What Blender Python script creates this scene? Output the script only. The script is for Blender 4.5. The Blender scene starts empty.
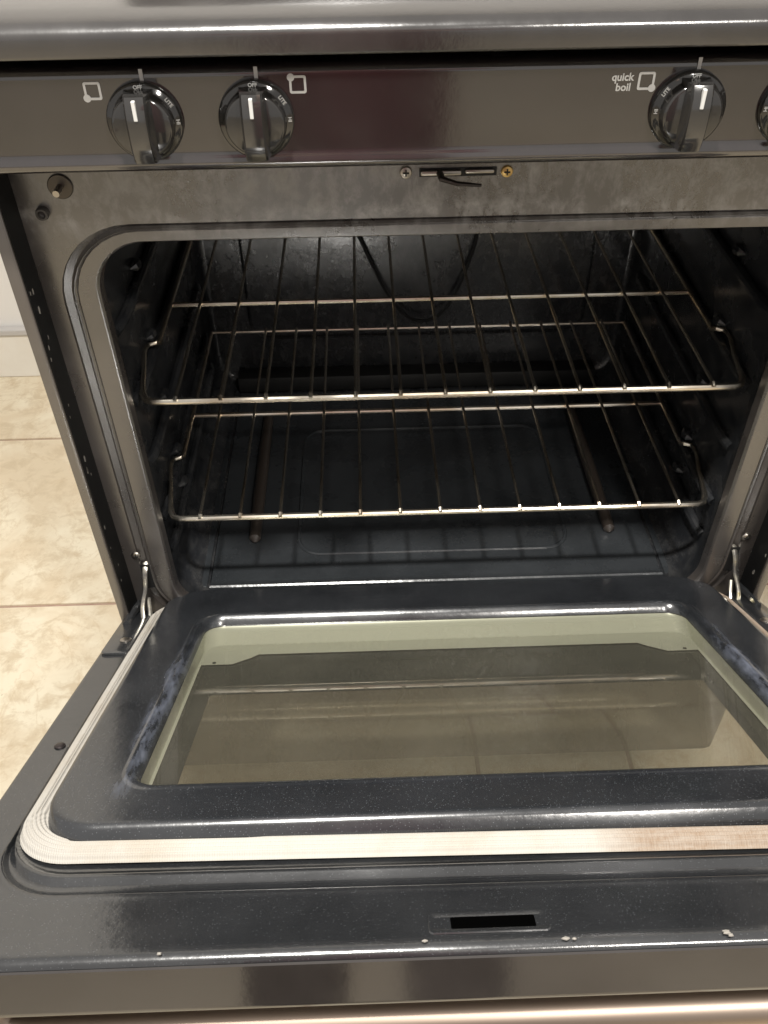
import bpy, bmesh, math, random
from mathutils import Vector, Matrix
random.seed(7)
S = bpy.context.scene
COL = S.collection

# ------------------------------------------------------------------ camera
F_PX, PITCH, YAW, ROLL = 860.0, 0.7382, 0.0203, 0.015
fw = Vector((math.sin(YAW)*math.cos(PITCH), math.cos(YAW)*math.cos(PITCH), -math.sin(PITCH)))
rt = Vector((math.cos(YAW), -math.sin(YAW), 0))
dn = fw.cross(rt)
c, s = math.cos(ROLL), math.sin(ROLL)
ix = rt*c + dn*s          # picture right
iy = -rt*s + dn*c         # picture down
cam_d = bpy.data.cameras.new('camera')
cam = bpy.data.objects.new('camera', cam_d); COL.objects.link(cam)
cam_d.sensor_fit = 'VERTICAL'; cam_d.sensor_height = 36; cam_d.lens = F_PX/1024*36
cam_d.clip_start = 0.02; cam_d.clip_end = 100
M = Matrix((ix, -iy, -fw)).transposed().to_4x4(); M.translation = Vector((-.0809, -.7068, 1.0886))
cam.matrix_world = M
S.camera = cam

# ------------------------------------------------------------------ world + lamps
w = bpy.data.worlds.new("World"); S.world = w; w.use_nodes = True
bg = w.node_tree.nodes['Background']
bg.inputs['Color'].default_value = (1.0, .955, .91, 1); bg.inputs['Strength'].default_value = .46
def lamp(name, loc, size, power, col, target=None):
    l = bpy.data.lights.new(name, 'AREA'); l.shape = 'DISK'; l.size = size; l.energy = power; l.color = col
    o = bpy.data.objects.new(name, l); COL.objects.link(o); o.location = loc
    if target:
        o.rotation_euler = (Vector(target)-Vector(loc)).to_track_quat('-Z', 'Y').to_euler()
    return o
lamp('ceiling_lamp', (-.25, -.57, 2.4), .13, 56, (1, .965, .91))
lamp('ceiling_lamp', (.75, -1.7, 2.4), .26, 24, (1, .95, .88), (0, 0, .5))
S.view_settings.view_transform = 'Standard'; S.view_settings.look = 'None'
S.view_settings.exposure = .15; S.view_settings.gamma = 1

# ------------------------------------------------------------------ materials
class N:
    def __init__(self, name):
        self.m = bpy.data.materials.new(name); self.m.use_nodes = True
        self.t = self.m.node_tree; self.b = self.t.nodes['Principled BSDF']
    def n(self, typ, **kw):
        x = self.t.nodes.new(typ)
        for k, v in kw.items():
            if k.startswith('_'): setattr(x, k[1:], v)
            else: x.inputs[k.replace('__', ' ')].default_value = v
        return x
    def l(self, a, b): self.t.links.new(a, b)
    def ramp(self, src, stops):
        r = self.t.nodes.new('ShaderNodeValToRGB'); e = r.color_ramp.elements
        while len(e) < len(stops): e.new(.5)
        for i, (p, c) in enumerate(stops):
            e[i].position = p; e[i].color = (*c, 1) if len(c) == 3 else c
        self.l(src, r.inputs[0]); return r.outputs[0]
    def mix(self, f, a, b):
        x = self.t.nodes.new('ShaderNodeMix'); x.data_type = 'RGBA'
        for sock, v in ((x.inputs[0], f), (x.inputs[6], a), (x.inputs[7], b)):
            if isinstance(v, bpy.types.NodeSocket): self.l(v, sock)
            else: sock.default_value = v if isinstance(v, float) else (*v, 1)
        return x.outputs[2]
    def bump(self, h, strength, dist=.001):
        x = self.n('ShaderNodeBump', Strength=strength, Distance=dist); self.l(h, x.inputs['Height'])
        self.l(x.outputs[0], self.b.inputs['Normal']); return x
    def noise(self, scale, detail=4., rough=.55, vec=None, dist=0.):
        x = self.n('ShaderNodeTexNoise', Scale=scale, Detail=detail, Roughness=rough, Distortion=dist)
        self.l(vec or self.pos(), x.inputs['Vector']); return x.outputs[0]
    def pos(self):
        if not hasattr(self, 'g'): self.g = self.n('ShaderNodeNewGeometry')
        return self.g.outputs['Position']
    def scaled(self, sx, sy, sz):
        m = self.n('ShaderNodeMapping'); m.inputs['Scale'].default_value = (sx, sy, sz)
        self.l(self.pos(), m.inputs['Vector']); return m.outputs[0]

def simple(name, col, rough=.4, metal=0., ior=1.5):
    k = N(name); b = k.b
    b.inputs['Base Color'].default_value = (*col, 1); b.inputs['Roughness'].default_value = rough
    b.inputs['Metallic'].default_value = metal; b.inputs['IOR'].default_value = ior
    return k.m

def enamel(name, base=(.02, .022, .026), rough=.12, ior=2.1, flecks=0., wear=0., waviness=.15, wear_z=None, bead=False):
    k = N(name); b = k.b
    b.inputs['IOR'].default_value = ior
    big = k.noise(9, 5, .6)
    fine = k.noise(120, 3, .6)
    colr = k.mix(k.ramp(big, [(.35, (0, 0, 0)), (.7, (1, 1, 1))]), base, tuple(x*1.5+.004 for x in base))
    if flecks:
        v = k.n('ShaderNodeTexVoronoi', Scale=620.); k.l(k.pos(), v.inputs['Vector'])
        f = k.ramp(v.outputs['Distance'], [(.14, (1, 1, 1)), (.24, (0, 0, 0))])
        g = k.ramp(v.outputs['Color'], [(.40, (0, 0, 0)), (.6, (1, 1, 1))])
        mm = k.n('ShaderNodeMath', _operation='MULTIPLY'); k.l(f, mm.inputs[0]); k.l(g, mm.inputs[1])
        m2 = k.n('ShaderNodeMath', _operation='MULTIPLY'); k.l(mm.outputs[0], m2.inputs[0]); m2.inputs[1].default_value = flecks
        colr = k.mix(m2.outputs[0], colr, (.15, .16, .17))
    rr = k.ramp(big, [(.3, (rough,)*3), (.75, (rough*1.9+.03,)*3)])
    if wear:
        wn = k.noise(1, 8, .72, k.scaled(60, 30, 42), .3)
        wm = k.ramp(wn, [(.45, (0, 0, 0)), (.68, (1, 1, 1))])
        src = wm
        if wear_z:
            sp = k.n('ShaderNodeSeparateXYZ'); k.l(k.pos(), sp.inputs[0])
            mr = k.n('ShaderNodeMapRange'); k.l(sp.outputs[2], mr.inputs['Value'])
            mr.inputs['From Min'].default_value = wear_z[0]; mr.inputs['From Max'].default_value = wear_z[1]
            q = k.n('ShaderNodeMath', _operation='MULTIPLY'); k.l(wm, q.inputs[0]); k.l(mr.outputs[0], q.inputs[1]); src = q.outputs[0]
        q = k.n('ShaderNodeMath', _operation='MULTIPLY'); k.l(src, q.inputs[0]); q.inputs[1].default_value = wear
        colr = k.mix(q.outputs[0], colr, (.30, .29, .27))
        rr = k.mix(q.outputs[0], rr, (.6, .6, .6))
    if bead:
        sp = k.n('ShaderNodeSeparateXYZ'); k.l(k.pos(), sp.inputs[0])
        ax = k.n('ShaderNodeMath', _operation='ABSOLUTE'); k.l(sp.outputs[0], ax.inputs[0])
        bm_ = k.ramp(ax.outputs[0], [(.269, (0, 0, 0)), (.273, (1, 1, 1)), (.279, (1, 1, 1)), (.288, (0, 0, 0))])
        bn = k.ramp(k.noise(1, 6, .65, k.scaled(120, 30, 30)), [(.42, (0, 0, 0)), (.66, (1, 1, 1))])
        q = k.n('ShaderNodeMath', _operation='MULTIPLY'); k.l(bm_, q.inputs[0]); k.l(bn, q.inputs[1])
        ym = k.ramp(sp.outputs[1], [(0, (1, 1, 1)), (1, (1, 1, 1))]); mr = k.n('ShaderNodeMapRange'); k.l(sp.outputs[1], mr.inputs['Value'])
        mr.inputs['From Min'].default_value = -.372; mr.inputs['From Max'].default_value = -.352
        m3 = k.n('ShaderNodeMapRange'); k.l(sp.outputs[1], m3.inputs['Value']); m3.inputs['From Min'].default_value = -.10; m3.inputs['From Max'].default_value = -.17
        q2 = k.n('ShaderNodeMath', _operation='MULTIPLY'); k.l(mr.outputs[0], q2.inputs[0]); k.l(m3.outputs[0], q2.inputs[1])
        q3 = k.n('ShaderNodeMath', _operation='MULTIPLY'); k.l(q.outputs[0], q3.inputs[0]); k.l(q2.outputs[0], q3.inputs[1]); q = q3
        colr = k.mix(q.outputs[0], colr, (.12, .135, .175)); rr = k.mix(q.outputs[0], rr, (.55, .55, .55))
    k.l(colr, b.inputs['Base Color']); k.l(rr, b.inputs['Roughness'])
    add = k.n('ShaderNodeMath', _operation='MULTIPLY_ADD'); k.l(fine, add.inputs[0]); add.inputs[1].default_value = .25; k.l(big, add.inputs[2])
    k.bump(add.outputs[0], waviness, .004)
    return k.m

M_frame = enamel('front_enamel', (.034, .029, .026), .2, 2.35, waviness=.05, wear=.75, wear_z=(.760, .790))
M_panel = enamel('control_panel_gloss', (.022, .018, .018), .08, 2.25, waviness=.03)
M_side = enamel('side_panel_paint', (.045, .037, .031), .2, 2.3)
M_top = enamel('cooktop_enamel', (.024, .022, .021), .15, 2.1, waviness=.12)
M_cav = enamel('cavity_enamel', (.012, .013, .015), .16, 1.7, flecks=.25, wear=.10, waviness=.22)
M_floorpan = enamel('oven_floor_enamel', (.021, .0235, .026), .18, 1.6, flecks=.3, waviness=.3)
M_liner = enamel('door_liner_enamel', (.015, .0165, .019), .14, 2.0, flecks=.7,  waviness=.12, bead=True)
M_pan = enamel('door_pan_enamel', (.016, .017, .0185), .13, 2.1, flecks=.4, waviness=.15)
M_skin = enamel('door_skin_gloss', (.026, .022, .020), .08, 2.15, waviness=.03)
M_handle = simple('handle_metal', (.42, .34, .28), .42, 1.)
M_chip = simple('enamel_chip', (.30, .28, .25), .5)
M_return = simple('return_black', (.006, .006, .006), .5, ior=1.25)
M_void = simple('void', (.001, .001, .001), 1., ior=1.02)  # near-black painted in place of the dark inside open gaps
M_black = simple('black_recess', (.006, .006, .006), .6)
M_knob = simple('knob_plastic', (.022, .021, .02), .13, ior=2.0)
M_knob2 = simple('knob_skirt', (.018, .017, .016), .1, ior=1.8)
M_white = simple('white_print', (.62, .62, .60), .5)
M_steel = simple('screw_steel', (.42, .39, .35), .3, 1.)
M_brass = simple('brass_screw', (.65, .45, .18), .35, 1.)
M_darksteel = simple('dark_steel', (.10, .09, .08), .35, 1.)
M_rod = simple('rod_brown', (.045, .036, .03), .28, ior=1.9)

k = N('rack_chrome'); k.b.inputs['Metallic'].default_value = 1
nn = k.noise(18, 4, .6)
k.l(k.ramp(nn, [(.35, (.72, .60, .46)), (.6, (.93, .87, .76))]), k.b.inputs['Base Color'])
k.b.inputs['Roughness'].default_value = .27; M_chrome = k.m

k = N('hinge_metal'); k.b.inputs['Metallic'].default_value = .9; k.b.inputs['Roughness'].default_value = .3
k.l(k.ramp(k.noise(90, 4), [(.4, (.30, .29, .27)), (.62, (.62, .58, .48)), (.72, (.45, .36, .12))]), k.b.inputs['Base Color']); M_hinge = k.m

# woven gasket
k = N('woven_gasket'); k.b.inputs['Roughness'].default_value = .9
sp = k.n('ShaderNodeSeparateXYZ'); k.l(k.pos(), sp.inputs[0])
fib = k.noise(1, 3, .6, k.scaled(900, 120, 120))
base = k.mix(k.ramp(k.noise(14, 5, .6), [(.45, (0, 0, 0)), (.75, (1, 1, 1))]), (.48, .46, .42), (.39, .34, .27))
mr = k.n('ShaderNodeMapRange'); k.l(sp.outputs[0], mr.inputs['Value'])
mr.inputs['From Min'].default_value = .068; mr.inputs['From Max'].default_value = .10
sn = k.noise(1, 5, .7, k.scaled(60, 250, 250))
sm = k.n('ShaderNodeMath', _operation='MULTIPLY'); k.l(mr.outputs[0], sm.inputs[0]); k.l(k.ramp(sn, [(.25, (.55,)*3), (.65, (1, 1, 1))]), sm.inputs[1])
base = k.mix(sm.outputs[0], base, (.27, .19, .13))
base = k.mix(k.ramp(fib, [(.3, (.0,)*3), (.8, (.4,)*3)]), base, (.5, .45, .38))
k.l(base, k.b.inputs['Base Color'])
wv = k.n('ShaderNodeTexWave', Scale=180., Distortion=1.5, Detail=2.); k.l(k.pos(), wv.inputs['Vector'])
k.bump(wv.outputs['Fac'], .5, .0008); M_gasket = k.m

# thin pane of glass: clear with Fresnel mirror
def pane(name, tint, boost, dirt=(.035, .085)):
    k = N(name); t = k.t; t.nodes.remove(k.b)
    tr = k.n('ShaderNodeBsdfTransparent'); tr.inputs[0].default_value = (*tint, 1)
    gl = k.n('ShaderNodeBsdfGlossy', Roughness=.015); gl.inputs[0].default_value = (1, 1, .96, 1)
    df = k.n('ShaderNodeBsdfDiffuse'); df.inputs[0].default_value = (.58, .53, .40, 1)
    ge = k.n('ShaderNodeNewGeometry'); dt = k.n('ShaderNodeVectorMath', _operation='DOT_PRODUCT'); k.l(ge.outputs['Normal'], dt.inputs[0]); k.l(ge.outputs['Incoming'], dt.inputs[1])
    ab = k.n('ShaderNodeMath', _operation='ABSOLUTE'); k.l(dt.outputs['Value'], ab.inputs[0])
    su = k.n('ShaderNodeMath', _operation='SUBTRACT'); su.inputs[0].default_value = 1; k.l(ab.outputs[0], su.inputs[1])
    pw = k.n('ShaderNodeMath', _operation='POWER'); k.l(su.outputs[0], pw.inputs[0]); pw.inputs[1].default_value = 5
    fr = k.n('ShaderNodeMath', _operation='MULTIPLY_ADD'); k.l(pw.outputs[0], fr.inputs[0]); fr.inputs[1].default_value = 1-boost; fr.inputs[2].default_value = boost
    m0 = k.n('ShaderNodeMixShader'); 
    ns = k.ramp(k.noise(8, 5, .6), [(.3, (dirt[0],)*3), (.7, (dirt[1],)*3)])
    k.l(ns, m0.inputs[0]); k.l(tr.outputs[0], m0.inputs[1]); k.l(df.outputs[0], m0.inputs[2])
    m = k.n('ShaderNodeMixShader'); k.l(fr.outputs[0], m.inputs[0]); k.l(m0.outputs[0], m.inputs[1]); k.l(gl.outputs[0], m.inputs[2])
    k.l(m.outputs[0], t.nodes['Material Output'].inputs['Surface']); return k.m
M_glass = pane('inner_glass', (.975, .97, .92), .22, (.055, .10))
M_glass2 = pane('outer_glass', (.975, .975, .94), .15)
M_spacer = simple('window_spacer', (.50, .51, .43), .35, .35)
k = N('window_border'); k.b.inputs['Base Color'].default_value = (.022, .024, .024, 1); k.b.inputs['Roughness'].default_value = .1; M_border = k.m

# travertine tile
def travertine(name, tiled=False):
    k = N(name); k.b.inputs['Roughness'].default_value = .42
    oi = k.n('ShaderNodeObjectInfo')
    va = k.n('ShaderNodeVectorMath', _operation='MULTIPLY_ADD'); k.l(oi.outputs['Random'], va.inputs[0]); va.inputs[1].default_value = (7, 11, 0); k.l(k.pos(), va.inputs[2])
    v = va.outputs[0]
    n1 = k.noise(5.5, 8, .62, v, .9); n2 = k.noise(26, 7, .7, v, .4); n3 = k.noise(110, 4, .7, v)
    colr = k.mix(k.ramp(n1, [(.42, (0, 0, 0)), (.62, (1, 1, 1))]), (.73, .66, .51), (.63, .53, .38))
    colr = k.mix(k.ramp(n2, [(.47, (0, 0, 0)), (.62, (.8,)*3)]), colr, (.54, .44, .30))
    vein = k.noise(3.3, 9, .6, v, 2.2)
    colr = k.mix(k.ramp(vein, [(.488, (0, 0, 0)), (.5, (.3,)*3), (.512, (0, 0, 0))]), colr, (.48, .35, .2))
    pit = k.ramp(n3, [(.27, (.9,)*3), (.32, (0, 0, 0))])
    colr = k.mix(pit, colr, (.22, .15, .09))
    if tiled:
        br = k.n('ShaderNodeTexBrick', Scale=1.); br.offset = 0.5
        for a, b_ in (('Mortar Size', .004), ('Brick Width', .4675), ('Row Height', .4675)): br.inputs[a].default_value = b_
        br.inputs['Color1'].default_value = br.inputs['Color2'].default_value = (0, 0, 0, 1); br.inputs['Mortar'].default_value = (1, 1, 1, 1)
        mp = k.n('ShaderNodeMapping'); mp.inputs['Location'].default_value = (-.06, .187, 0); k.l(k.pos(), mp.inputs['Vector']); k.l(mp.outputs[0], br.inputs['Vector'])
        colr = k.mix(br.outputs['Color'], colr, (.30, .21, .16))
    k.l(colr, k.b.inputs['Base Color'])
    k.bump(n2, .25, .002); return k.m
M_tile = travertine('travertine_tile')
M_floorfar = travertine('distant_tiles', True)
k = N('grout'); k.l(k.ramp(k.noise(60), [(.3, (.33, .22, .17)), (.7, (.42, .30, .24))]), k.b.inputs['Base Color']); k.b.inputs['Roughness'].default_value = .95; M_grout = k.m
k = N('wall_paint'); k.l(k.ramp(k.noise(4), [(.3, (.74, .72, .68)), (.7, (.80, .78, .75))]), k.b.inputs['Base Color']); k.b.inputs['Roughness'].default_value = .6; M_wall = k.m
k = N('baseboard_paint'); k.l(k.ramp(k.noise(20), [(.3, (.76, .72, .64)), (.7, (.81, .78, .71))]), k.b.inputs['Base Color']); k.b.inputs['Roughness'].default_value = .5; M_baseboard = k.m
M_trim = simple('trim_grey', (.5, .48, .46), .5)

# ------------------------------------------------------------------ mesh helpers
def link(name, verts, faces, mat, parent=None, smooth=False, label=None, kind=None, sharp=35, wn=False):
    me = bpy.data.meshes.new(name); me.from_pydata([tuple(v) for v in verts], [], faces)
    bm = bmesh.new(); bm.from_mesh(me); bmesh.ops.recalc_face_normals(bm, faces=bm.faces)
    if smooth:
        for f in bm.faces: f.smooth = True
        for e in bm.edges:
            if len(e.link_faces) == 2 and e.calc_face_angle(0) > math.radians(sharp): e.smooth = False
    bm.to_mesh(me); bm.free()
    me.materials.append(mat)
    o = bpy.data.objects.new(name, me); COL.objects.link(o)
    if parent:
        o.parent = parent
        p = parent; off = Vector()
        while p: off += p.location; p = p.parent
        o.location = -off
        if True:  # vertices are given in world space
            pass
    if wn:
        q = o.modifiers.new('weighted_normals', 'WEIGHTED_NORMAL'); q.mode = 'FACE_AREA'; q.weight = 90; q.keep_sharp = True
    if label: o['label'] = label
    if kind: o['kind'] = kind
    return o

def rr(x, t0, t1, r, n=7, x0=None):
    """rounded rectangle, |x| <= x, t0..t1, counter-clockwise"""
    xa = -x if x0 is None else x0
    pts = []
    for cx, cy, a in ((x-r, t0+r, -90), (x-r, t1-r, 0), (xa+r, t1-r, 90), (xa+r, t0+r, 180)):
        for i in range(n+1):
            q = math.radians(a+90*i/n); pts.append((cx+r*math.cos(q), cy+r*math.sin(q)))
    return pts
def loft(rings, close=True, cap0=False, cap1=False):
    """rings: list of lists of 3D points"""
    n = len(rings[0]); V = [p for R in rings for p in R]; Fc = []
    for i in range(len(rings)-1):
        for j in range(n if close else n-1):
            a, b = i*n+j, i*n+(j+1) % n
            Fc.append((a, b, b+n, a+n))
    if cap0: Fc.append(tuple(range(n)))
    if cap1: Fc.append(tuple((len(rings)-1)*n+j for j in range(n)))
    return V, Fc
class MB:
    def __init__(self): self.v = []; self.f = []
    def add(self, vf):
        k = len(self.v); self.v += [Vector(p) for p in vf[0]]; self.f += [tuple(i+k for i in f) for f in vf[1]]; return self
    def obj(self, name, mat, parent=None, smooth=True, **kw): return link(name, self.v, self.f, mat, parent, smooth, **kw)
def box(x0, x1, y0, y1, z0, z1, bev=0.):
    if not bev:
        V = [(x, y, z) for z in (z0, z1) for y in (y0, y1) for x in (x0, x1)]
        return V, [(0, 1, 3, 2), (4, 5, 7, 6), (0, 1, 5, 4), (2, 3, 7, 6), (0, 2, 6, 4), (1, 3, 7, 5)]
    R = []
    for z, i in ((z0, bev), (z0+bev*.3, bev*.3), (z0+bev, 0), (z1-bev, 0), (z1-bev*.3, bev*.3), (z1, bev)):
        R.append([(p[0], p[1], z) for p in [(a, b) for a, b in rr(x1-i, y0+i, y1-i, bev, 3, x0+i)]])
    return loft(R, True, True, True)
def tube(pts, r, n=8, closed=False, flat=None):
    pts = [Vector(p) for p in pts]; R = []
    m = len(pts); up = Vector((0.13, .21, 1)).normalized()
    prev = None
    for i, p in enumerate(pts):
        a = pts[(i-1) % m] if (closed or i) else p; b = pts[(i+1) % m] if (closed or i < m-1) else p
        d = (b-a).normalized()
        if prev is None: u = d.cross(up).normalized() if abs(d.dot(up)) < .95 else d.cross(Vector((1, 0, 0))).normalized()
        else: u = (prev - d*prev.dot(d)).normalized()
        prev = u; v = d.cross(u)
        rad = r[i] if isinstance(r, (list, tuple)) else r
        R.append([p+(u*math.cos(2*math.pi*j/n)+v*math.sin(2*math.pi*j/n)*(flat or 1))*rad for j in range(n)])
    if closed: R.append(R[0]); return loft(R)
    return loft(R, True, True, True)
def smoothpath(pts, it=2, closed=False):
    pts = [Vector(p) for p in pts]
    for _ in range(it):
        q = [] if closed else [pts[0]]
        m = len(pts)
        for i in range(m if closed else m-1):
            a, b = pts[i], pts[(i+1) % m]; q += [a*.75+b*.25, a*.25+b*.75]
        if not closed: q.append(pts[-1])
        pts = q
    return pts
def lathe_y(cx, cz, prof, n=40, flat=1):
    """profile of (radius, y), axis along Y"""
    R = [[(cx+r*math.cos(2*math.pi*j/n), y, cz+r*math.sin(2*math.pi*j/n)) for j in range(n)] for r, y in prof]
    return loft(R, True, True, True)
def empty(name, loc, label, cat, **kw):
    o = bpy.data.objects.new(name, None); COL.objects.link(o); o.location = loc; o.empty_display_size = .1
    o['label'] = label; o['category'] = cat
    for a, b in kw.items(): o[a] = b
    return o

# ------------------------------------------------------------------ floor
FZ = 0.0
fl = link('floor', *box(-6, 6, -6, 4, FZ-.06, FZ-.004), M_grout, kind='structure')
P = .4675
def tile_mesh(wx, wy):
    g = .003; V, Fc = box(g, wx-g, g, wy-g, -.012, 0, .0018)
    me = bpy.data.meshes.new('tile'); me.from_pydata(V, [], Fc); me.materials.append(M_tile); return me
TM = {}
def tile(x, y, wx, wy):
    kx = (round(wx, 3), round(wy, 3))
    if kx not in TM: TM[kx] = tile_mesh(wx, wy)
    o = bpy.data.objects.new('tile', TM[kx]); COL.objects.link(o); o.parent = fl
    o.location = (x, y, FZ+random.uniform(-.0004, .0004))
ys = [-.187+P*i for i in range(-5, 4)]
for r, y in enumerate(ys):
    if r == 5:     # row under the door window
        xs = [.06+P*i for i in range(-5, 1)]+[.277+P*i for i in range(0, 5)]
    else:
        off = {6: .06, 7: .23, 4: .20}.get(r, .06+P*(r % 2)/2)
        xs = [off+P*i for i in range(-5, 6)]
    for a, b in zip(xs, xs[1:]):
        if y+P > 1.0+.5: continue
        tile(a, y, b-a, P)
link('tile', *box(-5.9, 5.9, -5.9, ys[0]-.004, FZ-.003, FZ+.0003), M_floorfar, fl)
link('tile', *box(-5.9, -2.30, ys[0], .996, FZ-.003, FZ-.0003), M_floorfar, fl)
link('tile', *box(2.62, 5.9, ys[0], .996, FZ-.003, FZ-.0003), M_floorfar, fl)

# ------------------------------------------------------------------ wall behind
wl = link('wall', *box(-4, 4, 1.0, 1.1, FZ-.05, 2.5), M_wall, kind='structure')
link('baseboard', *box(-4, 4, .985, .999, FZ+.0005, .108, .002), M_baseboard, wl)
link('trim_strip', *box(-4, 4, .980, .999, .1085, .124, .003), M_trim, wl)

# ------------------------------------------------------------------ the range
rg = empty('gas_range', (0, .3, 0), 'black enamelled freestanding gas range with its oven door hanging open above a beige tiled floor', 'stove')

# front frame with rolled, grooved opening
rings = []
for xh, z0, z1, r, y in ((.369, .262, .846, .001, 0), (.3510, .272, .7822, .073, 0), (.3503, .2725, .7817, .0725, .0030), (.3440, .2755, .7790, .0700, .0048), (.3415, .277, .7780, .069, .0002), (.3405, .2775, .7775, .068, -.0004),
                         (.3390, .279, .7770, .067, .0), (.3380, .2795, .7765, .066, .0009), (.3372, .281, .776, .065, .0002), (.3362, .282, .7755, .064, -.0003), (.3205, .288, .7675, .052, -.0003), (.3190, .289, .7667, .050, .0001),
                         (.3172, .290, .7655, .049, .002), (.3157, .2905, .7648, .048, .012)):
    rings.append([(a, y, b) for a, b in rr(xh, z0, z1, r, 9)])
link('front_frame', *loft(rings), M_frame, rg, True, sharp=28, wn=True)

# oven cavity
rings = []
for y, xh, z0, z1, r in ((.0125, .3157, .2885, .7655, .048), (.03, .324, .2865, .772, .05), (.05, .330, .2865, .775, .05), (.25, .330, .2865, .775, .05), (.47, .330, .2865, .775, .05), (.493, .326, .290, .77, .048), (.50, .315, .30, .76, .045)):
    rings.append([(a, y, b) for a, b in rr(xh, z0, z1, r, 9)])
link('oven_cavity', *loft(rings, cap1=True), M_cav, rg, True, sharp=60, wn=True)
# back wall embossed bead
bead = [(a, .4985, b) for a, b in rr(.262, .374, .70, .03, 6)]
link('back_panel_bead', *tube(bead, .0032, 8, True, .6), M_cav, rg, True)
link('thermostat_tube', *tube(smoothpath([(-.105, .492, .66), (-.095, .492, .56), (-.072, .49, .505), (-.045, .488, .445), (-.018, .486, .412), (.008, .486, .402), (.036, .487, .412), (.058, .489, .447), (.074, .491, .49), (.088, .492, .54), (.095, .492, .66)]), .0022, 7), M_black, rg, True)
# black box along the foot of the back wall
link('back_ledge', *box(-.29, .29, .468, .499, .2905, .318, .003), M_black, rg, True)
# floor panel with lip, gaps beside it
MBf = MB()
prof = [(.0345, .2868), (.0345, .2905), (.0353, .2930), (.0375, .2943), (.040, .2930), (.043, .2908), (.05, .2903), (.465, .2903)]
R = [[(x, y, z) for y, z in prof] for x in (-.2865, .2865)]
MBf.add(loft(R, False)); MBf.obj('oven_floor_panel', M_floorpan, rg)
for sx in (-1, 1):
    link('floor_seam', *box(min(sx*.2868, sx*.2905), max(sx*.2868, sx*.2905), .033, .48, .2860, .2872), M_void, rg)
    # side ledges of the floor
    link('floor_ledge', *box(min(sx*.2908, sx*.312), max(sx*.2908, sx*.312), .04, .48, .2860, .2900, .001), M_floorpan, rg)
    link('floor_rib', *tube([(sx*.236, .115, .293), (sx*.236, .119, .296), (sx*.236, .2, .2975), (sx*.236, .3, .2975), (sx*.236, .388, .296), (sx*.236, .394, .293)], [.002, .0075, .0085, .0085, .0075, .002], 12), M_rod, rg, True)
em = [(a, b, .2903) for a, b in rr(.178, .092, .36, .03, 6)]
link('floor_emboss', *tube(em, .0028, 8, True), M_floorpan, rg, True)
# rack guides pressed in the side walls
for sx in (-1, 1):
    for z in (.345, .399, .482, .564, .650):
        m = MB()
        m.add(tube([(sx*.331, .055, z-.002), (sx*.327, .066, z), (sx*.3255, .09, z), (sx*.3255, .45, z), (sx*.331, .47, z)], .0062, 10))
        m.obj('rack_guide', M_cav, rg)
        m = MB()
        for yy in (.165,):
            m.add(tube([(sx*.331, yy-.012, z+.016), (sx*.3275, yy-.006, z+.016), (sx*.3265, yy, z+.016), (sx*.3275, yy+.006, z+.016), (sx*.331, yy+.012, z+.016)], [.001, .0055, .0068, .0055, .001], 8))
        m.obj('stop_dimple', M_cav, rg)

# side panels with front flange
for sx in (-1, 1):
    a, b = sorted((sx*.3785, sx*.3675))
    V, Fc = box(a, b, -.035, .010, .02, .9255, .0015)
    link('side_flange', V, Fc, M_side, rg, True)
    a, b = sorted((sx*.3785, sx*.374))
    link('side_panel', *box(a, b, .0105, .62, .02, .9255), M_side, rg)
    # chipped black inner return
    V, Fc = box(min(sx*.3672, sx*.3664), max(sx*.3672, sx*.3664), -.0335, -.0006, .262, .846)
    fr_ = link('flange_return', V, Fc, M_return, rg)
    for q in range(16):
        zz = .33+.42*random.random()**.8; yy = -.031+.012*random.random(); r_ = .0008+.0014*random.random()
        fx = sx*.3662
        link('paint_chip', [(fx, yy+r_*a, zz+r_*b*2) for a, b in ((-1, -.6), (.2, -1), (1, .1), (.3, 1), (-.7, .8))], [(0, 1, 2, 3, 4)], M_chip, fr_)
link('back_cover', *box(-.3735, .3735, .612, .619, .02, .925), M_side, rg)

# control panel
prof = [(-.0, .9185), (-.050, .9185), (-.0555, .9178), (-.059, .9155), (-.060, .912), (-.060, .862), (-.0612, .8585), (-.0628, .855), (-.0624, .8515), (-.060, .8485), (-.055, .8472), (0, .8472)]
R = [[(x, y, z) for y, z in prof] for x in (-.3785, .3785)]
V, Fc = loft(R, True, True, True)
link('control_panel', V, Fc, M_panel, rg, True, sharp=70, wn=True)
# cooktop
prof = [(.005, .9262), (.0, .9300), (-.0815, .9300), (-.0840, .9306), (-.0850, .9325), (-.0850, .9425), (-.0844, .9450), (-.0828, .9472), (-.0800, .9494), (-.076, .9512), (-.070, .9528), (-.062, .9542), (-.054, .955), (-.04, .955), (-.02, .9545), (.60, .951), (.615, .945), (.615, .9262)]
R = [[(x, y, z) for y, z in prof] for x in (-.381, .381)]
V, Fc = loft(R, True, True, True)
link('cooktop', V, Fc, M_top, rg, True, sharp=60, wn=True)
link('unseen_backguard', *box(-.378, .378, .56, .61, .9515, 1.20, .008), M_side, rg, True)  # out of view; raised to keep the wall's reflection off the cooktop
# drawer front below the door
link('drawer_front', *box(-.374, .374, -.072, -.02, .052, .236, .010), M_skin, rg, True)
link('kick_plate', *box(-.36, .36, .02, .03, .01, .26), M_black, rg)

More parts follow.
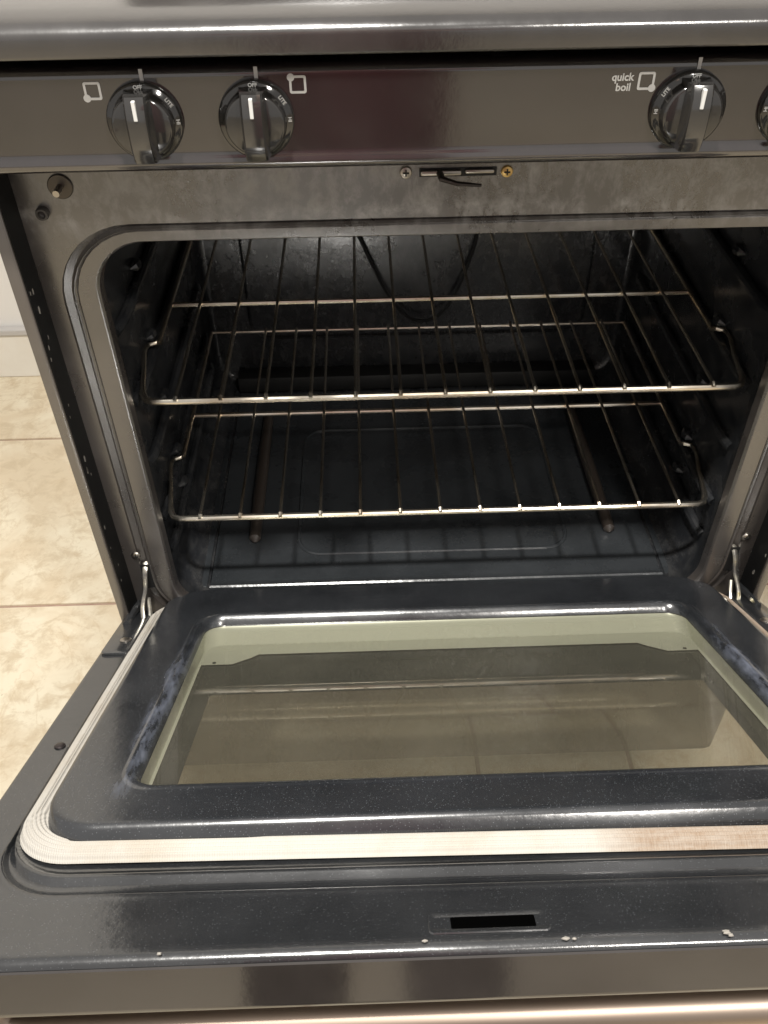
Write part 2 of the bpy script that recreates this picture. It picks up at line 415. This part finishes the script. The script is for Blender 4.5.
# --------------------------- knobs
def text_mesh(s, size, mat, parent, name, loc, ang=0., slant=0.):
    cu = bpy.data.curves.new(name, 'FONT'); cu.body = s; cu.size = size; cu.align_x = 'CENTER'; cu.align_y = 'CENTER'; cu.offset = size*.025; cu.shear = slant; cu.resolution_u = 3
    cu.fill_mode = 'FRONT'; cu.extrude = 0.00006
    o = bpy.data.objects.new(name, cu); COL.objects.link(o)
    bpy.context.view_layer.update()
    me = bpy.data.meshes.new_from_object(o.evaluated_get(bpy.context.evaluated_depsgraph_get()))
    bpy.data.objects.remove(o); bpy.data.curves.remove(cu)
    Rm = Matrix.Translation(loc) @ Matrix.Rotation(math.radians(90), 4, 'X') @ Matrix.Rotation(ang, 4, 'Z')
    me.transform(Rm); me.materials.clear(); me.materials.append(mat)
    o = bpy.data.objects.new(name, me); COL.objects.link(o)
    o.parent = parent; off = Vector(); p = parent
    while p: off += p.location; p = p.parent
    o.location = -off
    return o
KZ = .884
def knob(kx, side):
    m = MB()
    y0 = -.0602
    m.add(lathe_y(kx, KZ, [(.0268, y0), (.0268, y0-.0035), (.0262, y0-.0048), (.0250, y0-.0056), (.0222, y0-.0070), (.0216, y0-.0078), (.0212, y0-.0135), (.0204, y0-.0150), (.0190, y0-.0158), (.004, y0-.0166)], 56))
    kn = m.obj('knob', M_knob2, rg)
    # grip bar, tapered, rounded front
    R = []
    for q in range(17):
        u = -1+2*q/16; z = KZ+.0005+u*.0222
        hgt = .0285-.0045*abs(u)**3
        yb = y0-.004-(.006 if abs(u) < .7 else 0)
        yt = y0-hgt
        wt = .0070; wb = .0102
        R.append([(kx-wb, yb, z), (kx-wt-.0008, yt+.0025, z), (kx-wt+.0006, yt+.0004, z), (kx, yt-.0002, z), (kx+wt-.0006, yt+.0004, z), (kx+wt+.0008, yt+.0025, z), (kx+wb, yb, z)])
    link('grip', *loft(R, True, True, True), M_knob, kn, True, sharp=28)
    yt = y0-.0288
    link('pointer_line', *box(kx-.0013, kx+.0013, yt-.0004, yt+.003, KZ+.0085, KZ+.0215, .0005), M_white, kn)
    rt_ = .0240
    for s_, a in (('OFF', 0 if side < 0 else 0), ('LITE', 55*side*-1), ('HI', 88*side*-1), ('.', 116*side*-1)):
        q = math.radians(90-a) if True else 0
        p = Vector((kx+rt_*math.cos(q), y0-.0066, KZ+rt_*math.sin(q)))
        text_mesh(s_, (.0036) if s_ != '.' else .010, M_white, kn, 'lettering', p, q-math.pi/2)
    # index mark printed on the panel
    link('index_mark', *box(kx+.0012, kx+.0038, -.06045, -.0601, KZ+.0258, KZ+.0340), M_white, rg)
    return kn
for kx, side in ((-.2335, -1), (-.1545, -1), (.1545, 1), (.2335, 1)): knob(kx, side)

def burner_icon(x, z, cx, cz, sz=.0118):
    m = MB(); h = sz/2; t = .0016; y0, y1 = -.0605, -.0602
    o = rr(h, -h, h, .0015, 3); i = rr(h-t, -h+t, h-t, .0006, 3)
    m.add(loft([[(x+a, y1, z+b) for a, b in o], [(x+a, y0, z+b) for a, b in o], [(x+a, y0, z+b) for a, b in i], [(x+a, y1, z+b) for a, b in i]]))
    m.add(lathe_y(x+cx*(h-.0012), z+cz*(h-.0012), [(.0026, y1), (.0026, y0-.0001), (.001, y0-.00012)], 16))
    m.obj('burner_symbol', M_white, rg, False)
burner_icon(-.2665, .9045, -1, -1); burner_icon(-.1235, .906, -1, 1); burner_icon(.1215, .9035, 1, -1)
text_mesh('quick', .0072, M_white, rg, 'lettering', Vector((.1045, -.0603, .9062)), 0)
text_mesh('boil', .0072, M_white, rg, 'lettering', Vector((.1058, -.0603, .8995)), 0)

# --------------------------- screws, pin and latch on the frame
def screw(x, z, r, mat, y=0, parent=rg):
    m = MB(); m.add(lathe_y(x, z, [(r, y-.0001), (r, y-.0008), (r*.85, y-.0018), (r*.45, y-.0023), (r*.1, y-.0024)], 20))
    sc = m.obj('screw', mat, parent)
    for q in (0, 1):
        a, b = (r*.5, r*.12) if q else (r*.12, r*.5)
        link('cross_slot', *box(x-a, x+a, y-.0028-.0001*q, y-.0022, z-b, z+b), M_black, sc)
screw(-.0445, .8205, .0052, M_steel); screw(.0385, .8195, .0050, M_brass)
screw(-.3525, .389, .0055, M_steel); screw(.3535, .390, .0055, M_steel)
m = MB(); m.add(lathe_y(-.327, .8155, [(.0102, -.0001), (.0102, -.0014), (.0096, -.002), (.0045, -.0022)], 28)); wsh = m.obj('washer', M_darksteel, rg)
m = MB(); m.add(tube([(-.327, -.0015, .8155), (-.3275, -.014, .8145)], .0028, 12)); m.obj('pin', M_steel, wsh)
m = MB(); m.add(lathe_y(-.3465, .7945, [(.0052, -.0001), (.0056, -.004), (.0048, -.007), (.0034, -.0072), (.003, -.003), (.001, -.002)], 20)); m.obj('rubber_bumper', simple('bumper', (.05, .045, .04), .5), rg)
# latch slot
link('latch_slot', *box(-.0335, .0300, -.0006, -.0001, .8165, .8235), M_black, rg)
m = MB(); m.add(box(-.0325, .0005, -.0045, -.0008, .8185, .8222, .0008)); m.add(box(.004, .0275, -.0040, -.0008, .8195, .8225, .0008)); m.obj('latch_plate', M_steel, rg)
m = MB(); m.add(tube([(-.017, -.001, .821), (-.016, -.012, .819), (-.004, -.016, .8165), (.016, -.016, .8145)], [.0035, .0035, .0028, .0018], 8, flat=.6)); m.obj('latch_hook', M_darksteel, rg)

# --------------------------- oven door (tilted half way down)
T = .4614; O = Vector((0, 0, .3)); D = Vector((0, -math.cos(T), math.sin(T))); NN = Vector((0, math.sin(T), math.cos(T)))
def dw(x, t, o): return O + Vector((x, 0, 0)) + D*t + NN*o
def drings(L, n=9): return [[dw(a, b, o) for a, b in rr(x, tn, tf, r, n)] for x, tn, tf, o, r in L]
pan = [(.3755, .018, .5605, -.034, .008), (.3765, .016, .5600, -.012, .008), (.3782, .014, .5622, -.0075, .008), (.3782, .013, .5622, -.0046, .009), (.3775, .0135, .5600, -.0020, .010), (.3762, .015, .5565, -.0006, .012), (.3735, .018, .5520, .0000, .013),
       (.3485, .0185, .5190, .0000, .052), (.3475, .019, .5150, .0010, .051), (.3470, .0195, .5120, .0012, .051), (.3465, .020, .5095, .0002, .051), (.3460, .0205, .5050, -.0035, .051), (.3458, .021, .5010, -.0040, .051), (.3455, .0215, .4970, -.0032, .051), (.3453, .022, .4935, -.0002, .051), (.3452, .0225, .4910, .0004, .051), (.3450, .023, .4885, -.0008, .051), (.3445, .0235, .4845, -.0030, .050), (.3440, .024, .4800, -.0050, .050), (.325, .024, .46, -.0062, .045), (.30, .05, .43, -.0062, .03)]
PR = [[p+(D*(.006*min(0, max(-1, (p.x+.02)/.32))*max(0, min(1, ((p-O).dot(D)-.2)/.2))) if i >= 7 else Vector()) for p in R_] for i, R_ in enumerate(drings(pan))]
door = link('oven_door', *loft(PR), M_pan, rg, True, sharp=60, wn=True)
# glossy outer skin forming the end strip
skin = [(.3768, .016, .5625, -.0058, .006), (.3790, .0155, .5640, -.0064, .006), (.3795, .015, .5645, -.0345, .006), (.3785, .015, .5638, -.0368, .006), (.375, .017, .563, -.0385, .006), (.29, .03, .40, -.0385, .01)]
link('outer_skin', *loft(drings(skin)), M_skin, door, True, sharp=50, wn=True)
# raised liner plateau
lin = [(.3295, -.016, .4585, -.0062, .044), (.3300, -.0165, .4580, -.001, .044), (.3292, -.0165, .4555, .005, .044), (.3282, -.0160, .4530, .0110, .0438), (.3266, -.015, .4505, .0136, .043), (.3242, -.0135, .4478, .0145, .042), (.3225, -.012, .446, .0146, .041),
       (.2830, .063, .4120, .0146, .030), (.2810, .0645, .4100, .0156, .028), (.2785, .0670, .4075, .0162, .026), (.2750, .0700, .4040, .0148, .024), (.2715, .0735, .4010, .0100, .022), (.2698, .0750, .3995, .0045, .021)]
link('door_liner', *loft(drings(lin)), M_liner, door, True, sharp=70, wn=True)
# gasket with ribs following its run
G = []
NR = 43
for i in range(NR):
    q = i/(NR-1)
    x = .3285*(1-q)+.3475*q; tf = .4560*(1-q)+.4775*q; r = .040*(1-q)+.046*q
    o = -.004+.0088*math.sin(math.pi*min(max(q, .0), 1))**.6+.0007*math.cos(2*math.pi*8*q)
    G.append((x, -.004+.0*q, tf-.003, o, r))
GR = [[p+D*(.006*min(1, max(-1, (p.x+.02)/.32))*max(0, min(1, ((p-O).dot(D)-.2)/.2))) for p in R_] for R_ in drings(G, 14)]
link('gasket', *loft(GR), M_gasket, door, True, sharp=80)
# inner glass, spacer box, outer glass with printed border
def sheet(x, tn, tf, o, r, th): 
    return loft(drings([(x, tn, tf, o, r), (x, tn, tf, o-th, r)]), True, True, True)
link('inner_glass', [dw(a, b, .0045) for a, b in rr(.2697, .0751, .3994, .02, 6)], [tuple(range(28))], M_glass, door)
sp_ = [(.2705, .0745, .4003, .003, .021), (.2704, .0770, .4002, .0, .021), (.2700, .0935, .4000, -.0110, .021), (.2697, .0950, .3998, -.0122, .020), (.2670, .1185, .397, -.0124, .018)]
link('window_spacer', *loft(drings(sp_)), M_spacer, door, True, sharp=50, wn=True)
for sx in (-1, 1):
    pts = [(sx*.2690, .117), (sx*.206, .117), (sx*.216, .127), (sx*.234, .141), (sx*.2690, .141)]
    m = MB(); m.add(loft([[dw(a, b, -.0118) for a, b in pts], [dw(a, b, -.0124) for a, b in pts]], True, True, True)); m.obj('spacer_tab', M_spacer, door, False)
    m = MB(); m.add(loft([[dw(sx*.2535+.0022*math.cos(q*.785), .138+.0022*math.sin(q*.785), o) for q in range(8)] for o in (-.0117, -.0113)], True, True, True)); m.obj('tab_hole', M_black, door, False)
bo = [(.2703, .0680, .3995, -.0136, .02), (.2465, .207, .393, -.0136, .004)]
link('glass_border', *loft(drings(bo)), M_border, door, False)
link('outer_glass', [dw(a, b, -.0146) for a, b in rr(.2702, .0680, .3995, .02, 6)], [tuple(range(28))], M_glass2, door)
link('window_well', *loft(drings([(.2706, .0670, .4006, -.0128, .02), (.2706, .0670, .4006, -.0380, .02)])), M_border, door, False)
for x, t, r in ((-.056, .5565, .0013), (.029, .5585, .0018), (.034, .5590, .0011), (.1265, .5580, .0021), (.128, .5605, .0014), (-.215, .5590, .0012)):
    m = MB(); m.add(loft([[dw(x+r*h*(1+.35*math.sin(3*q+x*90))*math.cos(q*.785)*1.2, t+.8*r*h*math.sin(q*.785), .0003+o) for q in range(8)] for h, o in ((1, 0), (.9, .0007), (.4, .0010))], True, False, True)); m.obj('enamel_chip', M_chip, door, False)
hp = [dw(x, .541, o) for x, o in ((-.33, -.040), (-.33, -.058), (-.322, -.068), (-.305, -.071), (0, -.072), (.305, -.071), (.322, -.068), (.33, -.058), (.33, -.040))]
link('door_handle', *tube(hp, .0135, 20), M_handle, door, True)
# lock slot in the door rim
m = MB(); 
ro = [[dw(a, b, o) for a, b in rr(x1, t0, t1, r, 5, x0)] for x0, x1, t0, t1, o, r in ((-.053, .022, .5335, .5515, .0003, .003), (-.0525, .0215, .534, .551, .0012, .003), (-.051, .020, .5355, .5495, .0013, .002), (-.0495, .0185, .537, .5478, .0004, .002), (-.039, .0135, .5375, .5473, .0003, .001))]
m.add(loft(ro)); m.obj('lock_slot_rim', M_pan, door)
link('lock_slot', [dw(a, b, .00035) for a, b in rr(.0135, .5375, .5473, .001, 5, -.039)], [tuple(range(24))], M_void, door)  # flat face, no real hole; the hole's darkness is its black colour
def dscrew(x, t, r, mat, o=0.):
    m = MB(); m.add(loft([[dw(x+rr_*math.cos(j*.3927), t+rr_*math.sin(j*.3927), o+h) for j in range(16)] for rr_, h in ((r, .0002), (r, .001), (r*.8, .0018), (r*.3, .0021))], True, False, True)); m.obj('screw', mat, door)
dscrew(-.3555, .318, .0048, simple('dark_screw', (.07, .06, .06), .35, .8)); dscrew(.3555, .318, .0048, bpy.data.materials['dark_screw'])
dscrew(-.355, .105, .0062, M_steel, .0032); dscrew(.355, .105, .0062, M_steel, .0032)
for sx in (-1, 1):
    # corner bracket over the hinge, with rounded nose
    m = MB()
    ringsb = [[dw(a*1.0, b, o) for a, b in rr(x1, t0, t1, .006, 4, x0)] for x0, x1, t0, t1, o in
              ((*sorted((sx*.3745, sx*.3445)), .018, .136, .0003), (*sorted((sx*.3745, sx*.3445)), .018, .136, .0024), (*sorted((sx*.3735, sx*.3455)), .019, .135, .0032))]
    m.add(loft(ringsb, True, False, True)); m.obj('hinge_bracket', M_pan, door)
    m = MB(); m.add(tube([dw(sx*.3665, .06, .003), dw(sx*.3665, .03, .006), dw(sx*.3655, .006, .006), dw(sx*.365, -.012, .004)], [.004, .006, .006, .003], 8)); m.obj('bracket_nose', M_pan, door)
    m = MB(); m.add(box(*sorted((sx*.3515, sx*.3405)), -.0008, -.0003, .335, .374)); m.obj('hinge_slot', M_black, rg, False)
    pth = smoothpath([(sx*.3455, .006, .372), (sx*.3465, -.006, .365), (sx*.348, -.012, .345), (sx*.3515, -.020, .335), (sx*.353, -.030, .325), (sx*.350, -.040, .315), (sx*.347, -.050, .312)], 2)
    m = MB(); m.add(tube(pth, [.0042-.0016*math.sin(math.pi*i/(len(pth)-1)) for i in range(len(pth))], 8, flat=.7)); m.obj('hinge_arm', M_hinge, rg)
    pth = smoothpath([(sx*.348, -.012, .330), (sx*.345, -.028, .316), (sx*.345, -.040, .314), (sx*.343, -.052, .316)], 2)
    m = MB(); m.add(tube(pth, .0028, 8)); m.obj('hinge_spring', M_hinge, rg)

# ------------------------------------------------------------------ oven racks
def rack(z, label):
    rk = empty('oven_rack', (0, .25, z), label, 'rack', group='wire racks inside the oven')
    half = [(.316, .455), (.316, .30), (.316, .20), (.316, .152), (.3185, .146), (.325, .143), (.3275, .137), (.3275, .125), (.3235, .098), (.3195, .07), (.316, .050), (.311, .0395), (.303, .036)]
    pts = [(x, y, z) for x, y in half]+[(x*.05, .036, z) for x in (4, 2, 0, -2, -4)]+[(-x, y, z) for x, y in reversed(half)]
    # the stop kink rises a little
    pts = [(x, y, zz+(.004 if .12 < y < .148 else 0)) for x, y, zz in pts]
    rad = [.0027 if y > .06 else .0037 for x, y, _ in pts]
    link('outer_rail', *tube(pts, rad, 10), M_chrome, rk, True)
    link('back_rail', *tube([(-.316, .455, z), (.316, .455, z)], .0026, 10), M_chrome, rk, True)
    link('middle_rail', *tube([(-.3165, .242, z-.0012), (.3165, .242, z-.0012)], .0032, 10), M_chrome, rk, True)
    me = None
    for i in range(-6, 7):
        x = i*.0466
        if me is None:
            pp = [(0, .0325, z+.0026), (0, .0365, z+.0042), (0, .0425, z+.0042), (0, .25, z+.0038), (0, .456, z+.0042)]
            o = link('wire', *tube(pp, [.0022, .0030, .0019, .0019, .0019], 8), M_chrome, rk, True); me = o.data; base = o.location.copy()
        else:
            o = bpy.data.objects.new('wire', me); COL.objects.link(o); o.parent = rk
        o.location = base+Vector((x, 0, random.uniform(-.0004, .0004)))
rack(.576, 'upper wire oven rack, nearest the top of the opening, with a bright front rail')
rack(.411, 'lower wire oven rack, closer to the oven floor and below the other rack')

# ------------------------------------------------------------------ the person taking the picture (seen only as a reflection)
def person():
    pe = empty('person', (-.09, -1.12, 0), 'person in a maroon tunic and dark trousers standing before the oven, mirrored in it', 'person')
    J = {'pelvis': (0, 0, .93, .15, .11), 'waist': (0, .01, 1.08, .135, .10), 'chest': (0, .02, 1.28, .16, .11), 'neck': (0, .05, 1.47, .05, .05), 'jaw': (0, .09, 1.55, .065, .075), 'head': (0, .09, 1.63, .078, .095), 'crown': (0, .07, 1.70, .055, .06)}
    for s_, x in (('l', -1), ('r', 1)):
        J.update({'hip'+s_: (x*.09, 0, .86, .085, .085), 'knee'+s_: (x*.10, .01, .48, .075, .075), 'ankle'+s_: (x*.10, -.02, .09, .06, .06), 'toe'+s_: (x*.115, .14, .03, .035, .025),
                  'sh'+s_: (x*.17, .02, 1.40, .055, .055), 'elb'+s_: (x*.21, .10, 1.14, .04, .04), 'wri'+s_: (x*.075, .35, 1.10, .026, .026), 'palm'+s_: (x*.06, .39, 1.11, .028, .016)})
        for i in range(5):
            J['f%d%s' % (i, s_)] = (x*(.055-.004*i), .41+.004*i, 1.085+.017*i, .009, .009); J['g%d%s' % (i, s_)] = (x*(.035-.003*i), .425, 1.085+.017*i, .008, .008)
    E_ = [('pelvis', 'waist'), ('waist', 'chest'), ('chest', 'neck'), ('neck', 'jaw'), ('jaw', 'head'), ('head', 'crown')]
    for s_ in 'lr':
        E_ += [('pelvis', 'hip'+s_), ('hip'+s_, 'knee'+s_), ('knee'+s_, 'ankle'+s_), ('ankle'+s_, 'toe'+s_), ('chest', 'sh'+s_), ('sh'+s_, 'elb'+s_), ('elb'+s_, 'wri'+s_), ('wri'+s_, 'palm'+s_)]
        for i in range(5): E_ += [('palm'+s_, 'f%d%s' % (i, s_)), ('f%d%s' % (i, s_), 'g%d%s' % (i, s_))]
    ks = list(J); me = bpy.data.meshes.new('body'); me.from_pydata([J[q][:3] for q in ks], [(ks.index(a), ks.index(b)) for a, b in E_], [])
    o = bpy.data.objects.new('body', me); COL.objects.link(o)
    o.modifiers.new('skin', 'SKIN'); sv = None
    bm = bmesh.new(); bm.from_mesh(me); lay = bm.verts.layers.skin.verify()
    for v, q in zip(bm.verts, ks): v[lay].radius = J[q][3:]; v[lay].use_root = (q == 'pelvis')
    bm.to_mesh(me); bm.free()
    sb = o.modifiers.new('smooth', 'SUBSURF'); sb.levels = 2; sb.render_levels = 2
    bpy.context.view_layer.update()
    m2 = bpy.data.meshes.new_from_object(o.evaluated_get(bpy.context.evaluated_depsgraph_get()))
    o.modifiers.clear(); o.data = m2; m2.materials.clear()
    m2.materials.append(simple('skin_tone', (.42, .26, .18), .5)); m2.materials.append(simple('dark_trousers', (.02, .02, .024), .9)); m2.materials.append(simple('maroon_cloth', (.10, .012, .022), .85))
    for p in m2.polygons:
        p.use_smooth = True; c_ = p.center
        p.material_index = 1 if c_.z < .95 else (2 if (c_.z < 1.45 and c_.y < .26) else 0)
    o.parent = pe
    # tunic skirt
    R = []
    for z, a, b in ((1.10, .155, .115), (.95, .165, .135), (.8, .17, .145), (.60, .175, .15), (.50, .175, .15)):
        R.append([Vector((-.09+a*math.cos(q*.2618)*(1+.02*math.cos(q*1.57)), -1.12+b*math.sin(q*.2618)*(1+.04*math.cos(q*1.3)), z)) for q in range(24)])
    link('tunic', *loft(R), bpy.data.materials['maroon_cloth'], pe, True)
    link('hair', *lathe_y(0, 0, [(.001, 0), (.001, .001)], 3), M_black, pe) if False else None
    m = MB(); Rh = []
    for z, r in ((1.50, .075), (1.58, .092), (1.66, .095), (1.72, .07), (1.745, .02)):
        Rh.append([Vector((-.09+r*math.cos(q*.393), -1.12+.045+r*.95*math.sin(q*.393)-(.02 if z < 1.7 else 0), z)) for q in range(16)])
    link('hair', *loft(Rh, True, False, True), M_black, pe, True)
    for x in (-1, 1): link('eye', *[(lambda V, F_: ([Vector(v)+Vector((-.09, -1.12, 0)) for v in V], F_))(*tube([(x*.03, .170, 1.63), (x*.03, .182, 1.63)], [.012, .006], 8))][0], M_white, pe, True)
    ph = empty('smartphone', (-.06, -.74, 1.10), 'black smartphone held up in both hands in front of the person in maroon', 'phone')
    V, Fc = box(-.098, -.022, -.722, -.714, 1.02, 1.075, .003)
    link('phone_body', V, Fc, M_black, ph, True)
person()
